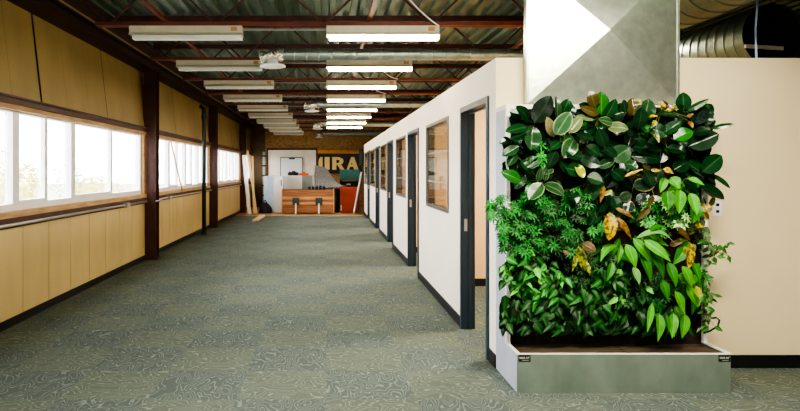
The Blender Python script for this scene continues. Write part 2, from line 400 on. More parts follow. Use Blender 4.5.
# ------------------------------------------------------------------ roof joists
LY = [6.85, 8.98, 11.0, 13.05, 15.15, 17.2, 19.3, 21.4, 23.4, 25.4]
jl = ['red steel roof joist with zigzag web above the nearest pair of strip lights'] + ['red steel open web roof joist over the %s pair of strip lights from the camera' % ORD[i] for i in range(1, 8)] + \
     ['dark far roof joist over the smallest but one strip light', 'dark farthest roof joist close to the back wall']
jx0, jx1 = -3.0, 3.5
def make_joist():
    j = MB(); jb = MB()
    for s in (-.03, .03): j.box((jx0 + .5, s - .018, 3.125), (jx1, s + .018, 3.165))
    ch = j
    t = MB()
    for s in (-.03, .03): t.box((jx0, s - .02, 3.68), (jx1, s + .02, DECK - .005))
    w = MB(); x = jx0 + .05; up = False
    while x < jx1 - .6:
        w.bar((x, 0, 3.145 if up else 3.7), (x + .585, 0, 3.7 if up else 3.145), .022, .022, up=(0, 1, 0)); x += .585; up = not up
    return ch, t, w
for i, y in enumerate(LY):
    if i == 0:
        root = thing('roof_joist', (2, y, 3.16), jl[0], 'joist', 'open web joists under the roof deck')
        ch, t, w = make_joist(); kids = []
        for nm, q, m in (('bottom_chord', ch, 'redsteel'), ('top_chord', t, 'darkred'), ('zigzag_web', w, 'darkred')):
            o = q.build(nm, m, origin=(2, 0, 3.16)); o.parent = root; o.location = (0, 0, 0); kids.append(o)
        j0 = root
    else:
        r = j0.copy(); C.objects.link(r); r.location = (2, y, 3.16); r['label'] = jl[i]
        for k in kids: c = k.copy(); C.objects.link(c); c.parent = r
for i, (bx, l) in enumerate(((.47, 'red bridging bar running along the hall under the middle of the joists'), (2.5, 'red bridging bar running along the joists above the office partition'), (-1.75, 'dark red bridging bar along the joists near the window wall'))):
    root = tag(MB().bar((bx, 3, 3.185), (bx, 26, 3.185), .045, .03).build('bridging_bar', 'redsteel'), l, 'steel bar', 'bridging between the joists')

# ------------------------------------------------------------------ strip lights
def strip_light(xc, y, lit, label, group):
    z1 = 3.122
    root = thing('ceiling_strip_light', (xc, y, z1), label, 'light', group); L = .61
    MB().box((xc - L, y - .06, z1 - .07), (xc + L, y + .06, z1)).build('housing', 'housing', root)
    w = MB()
    w.v += [(xc - L, y - .06, z1 - .07), (xc + L, y - .06, z1 - .07), (xc + L, y - .085, z1 - .102), (xc - L, y - .085, z1 - .102),
            (xc - L, y + .06, z1 - .07), (xc + L, y + .06, z1 - .07), (xc + L, y + .085, z1 - .102), (xc - L, y + .085, z1 - .102)]
    w.f += [(0, 1, 2, 3), (7, 6, 5, 4), (0, 3, 7, 4), (1, 5, 6, 2)]
    w.build('reflector', 'housing', root)
    MB().box((xc - L + .03, y - .05, z1 - .142), (xc + L - .004, y + .05, z1 - .1)).build('lens', 'lens_on' if lit else 'lens_off', root)
    MB().box((xc + L - .12, y - .062, z1 - .06), (xc + L - .05, y - .06, z1 - .012)).build('junction_tab', 'orange_part', root)
    return root
XRL = .61; XLL = -1.52
for i in range(8):
    strip_light(XRL + .006, LY[i], True, ('lit white strip light nearest the camera in the right-hand row' if i == 0 else '%s lit strip light from the camera in the right-hand row' % ORD[i]), 'lit strip lights in the right-hand row')
for i in range(10):
    strip_light(XLL, LY[i], False, ('unlit strip light nearest the camera in the left-hand row' if i == 0 else '%s unlit strip light from the camera in the left-hand row' % ORD[i]), 'unlit strip lights in the left-hand row')
for i in range(8):
    tag(MB().tube([(XLL + .61, LY[i], 3.09), (XRL - .61, LY[i], 3.09)], .013).build('ceiling_conduit', 'conduit'),
        ('thin steel conduit joining the nearest pair of strip lights' if i == 0 else 'thin steel conduit joining the %s pair of strip lights' % ORD[i]), 'conduit', 'conduits between the strip lights')
for i, (a, b, m, l) in enumerate((((410, 0), (439, 26), (424, 16), 'white cord looping down to the nearest lit strip light'), ((384, 72), (398, 79), (390, 78), 'short white cord above the third lit strip light'), ((376, 91), (386, 94), (381, 92), 'short white cord above the fourth lit strip light'))):
    y = (LY[0], LY[2], LY[3])[i] - .1
    p = P(*a, y); q = P(*b, y); c = P(*m, y)
    pts = [p * (1 - t) ** 2 + c * 2 * t * (1 - t) + q * t * t for t in [k / 8 for k in range(9)]]
    if i == 0: pts = [pts[0] + (pts[0] - pts[1]) * 4] + pts
    tag(MB().tube(pts, .008, 6).build('power_cord', 'white'), l, 'cord')

# ------------------------------------------------------------------ crossing spiral ducts with round diffusers
dl = ['nearest thin spiral duct crossing the hall below the joists', 'second thin spiral duct crossing the hall', 'third thin spiral duct crossing far down the hall', 'farthest thin spiral duct by the back wall']
def spiral(p, q, r, pitch, n=20, ridge=.006):
    p, q = Vector(p), Vector(q); L = (q - p).length; m = MB()
    pts = []; rr = []; t = 0
    while t < L:
        for a, b in ((0, r), (.04, r), (.86, r), (.9, r), (.92, r + ridge), (.98, r + ridge)):
            s = t + a * pitch
            if s <= L: pts.append(p + (q - p) * (s / L)); rr.append(b)
        t += pitch
    return m.tube(pts, rr, n, caps=False)
for i, (y, z, x0, l) in enumerate(((8.0, 3.03, -.56, dl[0]), (14.1, 3.03, -.2, dl[1]), (20.2, 3.03, -.15, dl[2]), (24.9, 3.0, -.15, dl[3]))):
    root = thing('ceiling_duct', (x0, y, z), l, 'duct', 'thin spiral ducts across the hall')
    spiral((x0, y, z), (2.7, y, z), .072, .16).build('duct_pipe', 'zinc2', root, True)
    random.seed(20 + i); b = MB(); nb = 9
    xs = [x0 + .02 - .26 * k / nb for k in range(nb + 1)]
    b.tube([(x, y + R(-.012, .012), z - .03 * k / nb + R(-.01, .01)) for k, x in enumerate(xs)], [R(.065, .1) for _ in xs], 12).build('foil_elbow', 'foil', root)
    b = MB(); dz = z - .155; xc = x0 - .12
    b.tube([(xc, y, dz + .12), (xc, y, dz + .04), (xc, y, dz + .02), (xc, y, dz), (xc, y, dz - .012)], [.06, .07, .16, .165, .12], 24).build('round_diffuser', 'white', root, True)
random.seed(11)

# ------------------------------------------------------------------ galvanised box duct behind the plants
YD = 4.85
x0, x1 = (528 - VX) * YD / F, (678 - VX) * YD / F; z0, z1 = 2.075, 3.166
root = thing('box_duct', ((x0 + x1) / 2, YD, z0), 'large galvanised sheet metal duct with a cross-broken face above the plants', 'duct')
cx, cz = (605.8 - VX) * YD / F, H + (170 - 31.5) * YD / F
mb = MB(); mb.v = [(x0, YD, z0), (x1, YD, z0), (x1, YD, z1), (x0, YD, z1), (cx, YD - .075, cz), (x0, YC - .005, z0), (x1, YC - .005, z0), (x1, YC - .005, DECK), (x0, YC - .005, DECK), (x0, YD, DECK), (x1, YD, DECK)]
mb.f = [(0, 1, 4), (1, 2, 4), (2, 3, 4), (3, 0, 4), (0, 3, 9, 8, 5), (1, 6, 7, 10, 2), (3, 2, 10, 9)]
mb.build('duct_body', 'zinc', root)
mb = MB().box((x0 - .012, YD - .004, z0), (x0 + .008, YD + .03, DECK)); mb.box((x1 - .008, YD - .004, z0), (x1 + .012, YD + .03, DECK)); mb.box((x0, YD - .02, z1 - .012), (x1, YD, z1 + .012))
mb.build('corner_flange', 'zinc', root)

# ducts above the right wall
root = thing('large_ceiling_duct', (3.05, 7, 3.1), 'large spiral duct running diagonally above the wall beside the box duct', 'duct')
spiral((3.05, 1.5, 3.1), (3.05, 25.5, 3.1), .3126, .2, 28, .008).build('duct_pipe', 'zincdark', root, True)
root = thing('open_ended_duct', (3.78, 5.35, 2.72), 'spiral duct with a dark open mouth above the right wall', 'duct')
spiral((3.78, 5.3, 2.7), (3.78, 6.3, 2.7), .268, .13, 28, .006).build('duct_pipe', 'zincdark', root, True)
pts = [(3.78, 6.3 + .025 * k, 2.7) for k in range(57)]
MB().tube(pts, [.19 + .035 * (k % 2) for k in range(57)], 24, caps=False).build('flexible_hose', 'zinc2', root, True)
MB().tube([(3.78, 7.7, 2.7), (3.78, 7.74, 2.7)], .23, 24).build('end_cap', 'black', root)
MB().tube([(3.78, 5.34, 2.7), (3.78, 6.3, 2.7)], .262, 24, caps=False).build('shade_lining', 'pipe', root, True); MB().tube([(3.78, 6.28, 2.7), (3.78, 6.3, 2.7)], .262, 24).build('shade_disc', 'black', root)  # liner and disc only darken the mouth: shade put into the colour
p = P(745, 46, 5.28); q = P(783, 48.5, 5.28)
MB().bar(p, q, .02, .03).build('strap', 'conduit', root)
tag(MB().tube([P(758, -30, 5.15), P(757, 10, 5.15), P(755.5, 30, 5.15), P(756.5, 57.5, 4.98)], .009, 6).build('hanging_cable', 'blue'), 'thin blue and white cable hanging in front of the duct mouth', 'cable')

struct(MB().box((3.6, 11.6, 2.5), (XR, 11.7, DECK)).build('wall_bulkhead', 'darkwall'))
# outlet on the right wall
p = P(717, 208, YC); root = thing('wall_outlet', p, 'white wall outlet half hidden beside the plants', 'outlet')
MB().box((p.x - .034, YC - .008, p.z - .06), (p.x + .034, YC, p.z + .06)).build('cover_plate', 'white', root)
for s in (-1, 1): MB().box((p.x - .012, YC - .011, p.z + s * .026 - .011), (p.x + .012, YC - .008, p.z + s * .026 + .011)).build('socket', 'dark', root)

# ------------------------------------------------------------------ living wall: slab + planter box
X0, X1 = 1.338, 2.833; YF, YP = 4.67, 4.393; TOP = 2.048; RIM = .273
root = thing('vertical_garden_planter', ((X0 + X1) / 2, YF, 0), 'grey metal planter box with a tall living wall panel in front of the cream wall', 'planter')
MB().box((X0 + .03, YF + .02, .1), (X1 - .03, YC - .016, TOP - .04)).build('growing_felt', 'soil', root)
MB().box((X0 + .001, YF + .02, RIM), (X0 + .012, YC - .014, TOP - .035)).build('side_panel', 'alu_side', root)
MB().box((X1 - .012, YF + .02, RIM), (X1 - .001, YC - .014, TOP - .035)).build('side_panel', 'alu_side', root)
mb = MB().box((X0, YF - .01, RIM), (X0 + .03, YF + .02, TOP - .035)); mb.box((X1 - .03, YF - .01, RIM), (X1, YF + .02, TOP - .035)); mb.box((X0, YF - .01, TOP - .035), (X1, YC - .014, TOP)); mb.build('panel_frame', 'rim', root)
b = MB().box((X0, YP, 0), (X1, YP + .012, RIM)); bevel(b.build('front_panel', 'alu', root), .002)
MB().box((X0, YP + .012, 0), (X0 + .012, YC - .014, RIM)).build('side_panel', 'alu_side', root)
MB().box((X1 - .012, YP + .012, 0), (X1, YC - .014, RIM)).build('side_panel', 'alu', root)
mb = MB().box((X0 - .002, YP - .002, RIM - .004), (X1 + .002, YP + .014, RIM + .004)); mb.box((X0 - .002, YP, RIM - .004), (X0 + .022, YF, RIM + .006)); mb.box((X1 - .022, YP, RIM - .004), (X1 + .002, YF, RIM + .006)); mb.build('rim', 'rim', root)
xm = (X0 + X1) / 2 + .05
for a, b in ((X0 + .012, xm - .004), (xm + .004, X1 - .012)):
    MB().box((a, YP + .012, .235), (b, YF + .02, .26)).build('tray_board', 'tray', root)
for px, l in (((518.4, 530.4), None), ((718.4, 730.2), None)):
    a = (px[0] - VX) * YP / F; c = (px[1] - VX) * YP / F; zt = RIM - .008; zb = zt - .045
    pl = MB().box((a, YP - .004, zb), (c, YP, zt)).build('name_plate', 'signblack', root)
    w = c - a; mk = MB()
    for u in (.08, .2, .32, .44): mk.box((a + w * u, YP - .005, zb + .02), (a + w * (u + .085), YP - .004, zb + .034))
    mk.bar((a + w * .6, YP - .0045, zb + .02), (a + w * .68, YP - .0045, zb + .034), .001, .005, up=(1, 0, 0)); mk.bar((a + w * .68, YP - .0045, zb + .034), (a + w * .76, YP - .0045, zb + .02), .001, .005, up=(1, 0, 0)); mk.bar((a + w * .76, YP - .0045, zb + .02), (a + w * .9, YP - .0045, zb + .036), .001, .006, up=(1, 0, 0))
    mk.box((a + w * .3, YP - .005, zb + .008), (a + w * .85, YP - .004, zb + .012))
    mk.build('plate_marking', 'greygreen', pl)

# ------------------------------------------------------------------ plants
G = dict(dark=((.010, .046, .015), (.03, .10, .03), None), vdark=((.007, .026, .010), (.02, .06, .02), None),
         mid=((.015, .075, .022), (.08, .18, .06), None), grey=((.028, .092, .034), (.14, .25, .10), (.06, .12, .04)),
         vari=((.035, .105, .04), (.18, .28, .11), (.34, .40, .18)), pale=((.17, .25, .10), (.40, .45, .22), (.40, .42, .2)),
         pink=((.42, .36, .18), (.45, .4, .2), (.3, .28, .1)), olive=((.10, .085, .025), (.2, .16, .05), (.12, .06, .03)),
         bright=((.025, .16, .025), (.10, .30, .05), None), lime=((.07, .28, .025), (.20, .45, .08), None), limed=((.03, .17, .015), (.09, .30, .04), None),
         palelime=((.20, .42, .14), (.35, .55, .22), None), tanedge=((.02, .055, .03), (.06, .10, .05), (.30, .22, .10)),
         yellow=((.46, .31, .015), (.55, .42, .03), (.42, .2, .015)), orange=((.36, .16, .03), (.5, .3, .05), (.3, .12, .02)), brown=((.14, .07, .02), (.4, .12, .03), (.35, .16, .03)),
         red=((.26, .09, .03), (.4, .16, .04), None), yg=((.30, .36, .03), (.55, .48, .05), (.55, .45, .04)))
# plant: kind, name, centre px, label
PL = [
 ('rubber', 538, 122, 'dark rubber plant with big upright leaf, top left corner of plant wall'),
 ('rubber', 514, 150, 'rubber plant with oval leaves poking past the left edge of the plant wall'),
 ('rubber', 562, 122, 'cream-edged variegated rubber plant near the top left of the plant wall'),
 ('rubber', 540, 180, 'pale variegated rubber plant low on the left, just above the fine-leaved plants'),
 ('rubber', 600, 116, 'rubber plant with a pale-ribbed upright leaf at the top middle of the plant wall'),
 ('rubber', 636, 116, 'rubber plant with one olive brown upright leaf at the top, right of middle'),
 ('rubber', 664, 132, 'dark rubber plant beneath the yellow croton at the top of the plant wall'),
 ('rubber', 700, 118, 'very dark rubber plant at the top right corner of the plant wall'),
 ('rubber', 704, 168, 'dark rubber plant bulging over the right edge of the plant wall below the corner'),
 ('rubber', 624, 152, 'shiny rubber plant in the middle of the upper plant wall'),
 ('rubber', 590, 182, 'glossy rubber plant left of centre above the spotted yellow leaf'),
 ('rubber', 634, 198, 'small rubber plant with tan-edged round leaves at the centre of the plant wall'),
 ('croton', 664, 106, 'yellow croton peeking out at the top edge of the plant wall'),
 ('croton', 650, 172, 'narrow yellow-leaved croton right of centre in the plant wall'),
 ('croton', 612, 218, 'croton with the largest yellow spotted leaf at the centre of the plant wall'),
 ('croton', 582, 248, 'brownish spotted croton left of and below the large yellow leaf'),
 ('croton', 685, 238, 'red and yellow croton among the long bright leaves on the right'),
 ('croton', 706, 208, 'small yellow croton at the right edge beside the wall outlet'),
 ('strap', 644, 242, 'plant with long arching lime leaves at the centre right of the plant wall'),
 ('strap', 680, 188, 'plant with long hanging bright green leaves under the dark right-hand rubber plant'),
 ('strap', 612, 248, 'plant with one pale arching leaf left of the long lime leaves'),
 ('strap', 688, 282, 'plant with long light green leaves low on the right of the plant wall'),
 ('strap', 668, 312, 'plant with hanging pointed lime leaves at the bottom right above the planter'),
 ('umbrella', 508, 216, 'light green umbrella plant spilling past the left edge of the plant wall'),
 ('umbrella', 540, 206, 'umbrella plant with fine green leaflets below the pale variegated leaves'),
 ('umbrella', 572, 208, 'dark umbrella plant beside the glossy rubber leaves left of centre'),
 ('umbrella', 522, 240, 'umbrella plant in the left half, below the spilling light green one'),
 ('umbrella', 556, 238, 'umbrella plant left of the brownish spotted croton'),
 ('umbrella', 540, 154, 'small bright umbrella plant tucked between rubber leaves at the upper left'),
 ('umbrella', 600, 232, 'small bright umbrella sprig just left of the large yellow spotted leaf'),
 ('umbrella', 644, 290, 'dark fine-leaved umbrella plant low in the middle, left of the lime leaves'),
 ('umbrella', 664, 214, 'umbrella plant with pale cream-green leaflets at the right of centre'),
 ('umbrella', 592, 268, 'dark umbrella plant below the brownish spotted croton'),
 ('ovate', 520, 268, 'leafy green vine along the left edge in the lower half of the plant wall'),
 ('ovate', 546, 282, 'bright green vine with pointed leaves at the lower left'),
 ('ovate', 516, 314, 'dark broad-leaved vine at the bottom left corner above the planter'),
 ('ovate', 548, 316, 'shaded vine along the bottom, right of the bottom left corner'),
 ('ovate', 580, 296, 'vine with medium pointed leaves in the lower middle of the plant wall'),
 ('ovate', 606, 322, 'dark large-leaved vine at the bottom middle above the planter'),
 ('ovate', 620, 286, 'green vine right of the lower middle, beside the dark fine-leaved plant'),
 ('ovate', 636, 326, 'dark vine at the bottom just left of the hanging lime leaves'),
 ('ovate', 578, 328, 'low dark vine touching the planter bed left of middle'),
 ('sprig', 702, 234, 'cream and green variegated vine on the right edge below the outlet'),
 ('sprig', 718, 252, 'thin leafy sprig reaching farthest right in front of the cream wall'),
 ('sprig', 706, 310, 'pale variegated vine at the bottom right edge above the planter corner'),
 ('sprig', 702, 276, 'green trailing vine on the right edge between the two variegated vines'),
]
# hero leaves: base px, tip px, width px, tone
HR = [
 (534.6,123,551,95.4,17,'vdark'),(529.7,121.5,516,106,12,'dark'),(528,127.2,505,132,10.5,'mid'),(533,127,530.5,150,15.5,'grey'),(526.4,133,510,140,11,'dark'),
 (511,140,499.5,143.5,8,'dark'),(519,146.6,502,156.4,9.5,'grey'),(516.6,153,507.6,166,8,'grey'),(554,137,546.8,116.6,9,'pink'),(555.8,135,570.5,111.7,14.5,'vari'),
 (557.4,120,555.8,96,6.5,'grey'),(563,113,569,98.5,10.5,'mid'),(568.8,133,582,116.6,10,'pale'),(574,139,564,158,13.5,'vari'),(601.4,116,600.6,91.3,15,'bright'),
 (595,107,590,91,11,'olive'),(598,115,580,107,8,'olive'),(604.7,119,616,98.7,10.5,'mid'),(594,120,575,116.6,6,'pale'),(613,123,598,120,8,'vari'),(604.7,147,598,128,10.5,'dark'),
 (577,134,594,141,9,'dark'),(634.4,116,632,97.6,12.5,'olive'),(625,112,623.8,99.5,6,'mid'),(638,129,642,107,12.5,'dark'),(644,121,649,98.7,15,'grey'),(606.6,126.4,628.7,129,10,'pale'),
 (626,134,649,134.6,14.5,'grey'),(657,113,680,115,6.5,'grey'),(649,127.5,668.6,135,12.5,'mid'),(663.7,133,681.7,121.5,10,'mid'),(683.3,111,683,92,12.5,'mid'),(686.6,111.5,709.4,99,5.5,'grey'),
 (695,124,703.5,104,15.5,'vdark'),(706,126,710,111,8.5,'dark'),(711,128.4,734,124,4.5,'mid'),(693,133.5,711,129.7,9,'dark'),(688,146.5,719,134,18,'dark'),(673.5,139.5,693,131,13,'bright'),
 (667,147.6,686,152,10.5,'dark'),(631,146,660,151,13.5,'dark'),(612,160.5,630,147,16.5,'grey'),(631,156,662,160,12,'dark'),(624.6,163,638,168.5,10,'grey'),(673,170,688.5,162,13.5,'dark'),
 (686.6,162.5,706.5,176.5,15,'mid'),(702,172,721.8,155.5,15.5,'mid'),(711,174,730.5,188.5,4.5,'mid'),(700,185,724.5,199.5,13,'dark'),(683,180,697,193,13.5,'dark'),
 (632.7,187.5,654.5,184,13.5,'tanedge'),(619.7,200,631,193.5,9,'tanedge'),(623,204.5,635.5,209.5,10.5,'tanedge'),(636,201,649,195,8.5,'tanedge'),
 (521,181,501,172,11.5,'bright'),(525.6,174.4,514.5,189,9,'grey'),(542,183,529,200,12.5,'vari'),(544,184,564.5,195.5,12.5,'vari'),(538,181.7,541,167.5,5,'vari'),(545,181,547.5,169,5,'vari'),
 (587,177,602.5,182,14,'grey'),(595,184,587.5,202,12,'grey'),(576,164.6,584,178,8.5,'yg'),(580,157,601,166,11,'dark'),(598,167,615,160,9,'grey'),(530,168,541,161,5,'vari'),
 (556,150,548,168,10,'dark'),(660,168,655,185,9,'dark'),(610,196,598,212,11,'dark'),(617,172,606,188,10,'vdark'),(585,130,577,146,11,'vdark'),(692,152,712,148,12,'vdark'),(648,142,662,139,8,'dark'),
 (600,208,590,226,9.5,'mid'),(566,150,583,159,13,'dark'),(586,146,600,156,12,'mid'),(572,173,560,161,12,'dark'),(604,148,617,157,11,'dark'),(566,168,582,172,12,'mid'),(553,168,541,174,9,'vari'),(560,142,550,149,9,'mid'),(612,170,624,180,11,'dark'),(570,190,577,203,10,'dark'),(604,186,592,194,10,'mid'),(645,172,652,186,10,'dark'),(518,168,509,178,10,'dark'),(521,160,530,172,10,'mid'),(613,196,620,212,9,'dark')]
HS = [
 (636,238,675,243,10,'palelime',.26),(633,238,655,267,10.5,'lime',.1),(644,240,671,262,10.5,'lime',.1),(626,244,636,269,10.5,'lime',.1),(615,245,600.5,262,10,'lime',.22),(690,242,673,265,14,'limed',.05),
 (665,177,660,193,8.5,'lime',.05),(671,177,680,189,11.5,'lime',.05),(667,191,668,211,12.5,'limed',.05),(680,190,679,214,11,'lime',.05),(690,193,697,216,11.5,'lime',.05),(688,178,705,185.5,6,'lime',.1),
 (696,203,693,224,13,'limed',.05),(650,246,664,280,10,'limed',.1),(640,252,651,284,9,'limed',.1),(675,291,685,315,9.5,'lime',.05),(686.6,285,698.5,308,8.5,'lime',.05),(685,314,681.7,339,10.5,'lime',.04),
 (673.5,313,672,339,9.5,'lime',.04),(659,313,658,342,10,'lime',.04),(652,303,647,333,6.5,'lime',.04),(696,286,700,300,6.5,'yg',.04),(678,275,697,283,11,'lime',.1),(633,267,639.5,285,8.5,'palelime',.05),
 (668,262,676,288,10,'limed',.08),(682,266,692,288,11,'lime',.08),(662,280,668,300,9,'limed',.08),(692,262,700,284,9,'limed',.08),(666,314,669,334,5,'limed',.05),(612,262,606,282,8,'limed',.1),(648,232,668,228,7,'limed',.2)]
HC = [
 (609.6,212,608.8,240.5,12.5,'yellow'),(616,217,632,240,7,'orange'),(615,208,635,219.5,5.5,'orange'),(650,207,636,221,7,'brown'),(578,246,585,271,8.5,'yg'),(582,243,596,251.5,9,'brown'),(563,251,571,255,4,'red'),
 (677,227,690.5,241,6.5,'red'),(669,245,684,241.5,6,'brown'),(691,243,688,269,8.5,'yellow'),(695,225,704,226.5,6,'yellow'),(624.6,176.5,644,169,3.6,'yellow'),(663,169,674,173.5,6.5,'yellow'),(651,170,661,171,4,'yellow'),
 (701,206,712,211,8,'yellow'),(705,212,709,220,4,'brown'),(658,101,666,108,4.5,'yellow'),(665,110.5,679,109.5,4,'yellow'),(637,99,642,104,4,'yg'),(649,117,658,116,4,'yellow'),(672,104,677,111,5,'yg'),(656,120,651,128,5,'yg'),
 (687,117,694,114,4.5,'orange'),(689,121,693,129,5,'orange'),(604,186,600,203,6,'orange'),(612,190,604,196,5,'yg'),(654,196,646,208,5,'brown'),(586,262,590,276,5,'yg'),(655,133,659,143,5,'yg'),(576,255,572,272,5,'yg'),(684,246,690,262,5,'yg')]

rid = {'rubber': 'rubber_plant', 'croton': 'croton', 'strap': 'strap_leaf_plant', 'umbrella': 'umbrella_plant', 'ovate': 'leafy_vine', 'sprig': 'variegated_vine'}
gr = {'rubber': 'rubber plants in the plant wall', 'croton': 'crotons in the plant wall', 'strap': 'long-leaved plants in the plant wall', 'umbrella': 'umbrella plants in the plant wall', 'ovate': 'green vines in the plant wall', 'sprig': 'small-leaved vines on the right edge of the plant wall'}
plants = []
for kd, px, py, lb in PL:
    plants.append(dict(kd=kd, x=px, y=py, lb=lb, leaf=MB(), stem=MB()))
def nearest(kd, x, y): return min((p for p in plants if p['kd'] == kd), key=lambda p: (p['x'] - x) ** 2 + (p['y'] - y) ** 2)
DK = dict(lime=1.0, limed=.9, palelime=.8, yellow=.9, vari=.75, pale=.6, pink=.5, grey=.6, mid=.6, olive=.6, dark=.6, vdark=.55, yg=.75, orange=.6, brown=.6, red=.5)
def vc(c, k): return tuple(max(0, v * k) for v in c)
def jit(tone, a=.18):
    col, mid, edge = G[tone]; k = R(1 - a, 1 + a) * DK.get(tone, .72)
    return vc(col, k), vc(mid, k), (vc(edge, k) if edge else None)
def clampx(x, lo=503, hi=706): return max(lo, min(hi, x))
def hub(p, dy=.1):
    return P(p['x'], p['y'], YF - dy)
# root of each plant on the felt
for p in plants:
    fx = clampx(p['x'], 512, 700); fy = min(336, max(112, p['y'] + 4))
    p['root'] = P(fx, fy, YF + .03); p['hub'] = P(p['x'], p['y'], YF - .07)
    p['stem'].tube([p['root'], (p['root'] + p['hub']) / 2 + Vector((0, 0, -.01)), p['hub']], [.009, .008, .006], 6)
def petiole(p, b, r=.0025):
    h = p['hub']; m = (h + b) / 2 + Vector((0, .015, -.005)); p['stem'].tube([h, m, b], [r * 1.3, r, r * .9], 5)
random.seed(3)
for (bx, by, tx, ty, w, tone) in HR:
    p = nearest('rubber', bx, by)
    dv = R(.10, .24); tilt = R(-.02, .07)
    b = P(bx, by, YF - dv); t = P(tx, ty, YF - dv - tilt); c, m, e = jit(tone, .15)
    nr = (R(-.45, .25), -1, R(.1, .75))
    p['leaf'].leaf(b, t, w * (YF - dv) / F * 1.16, nr, c, m, e, arch=R(-.02, .08), fold=R(.03, .16), segs=9); petiole(p, b)
for (bx, by, tx, ty, w, tone, arch) in HS:
    p = nearest('strap', bx, by); dv = R(.22, .3); b = P(bx, by, YF - dv); t = P(tx, ty, YF - dv - R(.0, .05)); c, m, e = jit(tone, .12)
    p['leaf'].leaf(b, t, w * (YF - dv) / F * 1.1, (R(-.3, .2), -1 if arch < .2 else -.5, R(.2, .5) if arch < .2 else 1), c, m, e, arch=arch, fold=R(.08, .2), prof='lance', segs=10); petiole(p, b)
for (bx, by, tx, ty, w, tone) in HC:
    p = nearest('croton', bx, by); dv = R(.22, .3); b = P(bx, by, YF - dv); t = P(tx, ty, YF - dv - R(0, .04)); c, m, e = jit(tone, .12)
    p['leaf'].leaf(b, t, w * (YF - dv) / F * 1.1, (R(-.3, .3), -1, R(.1, .6)), c, m, e, arch=R(0, .1), fold=R(.05, .15), prof='lance' if w < 8 else 'oval', segs=8); petiole(p, b)

def inside(x, y): return 499 < x < 724 and 96 < y < 336
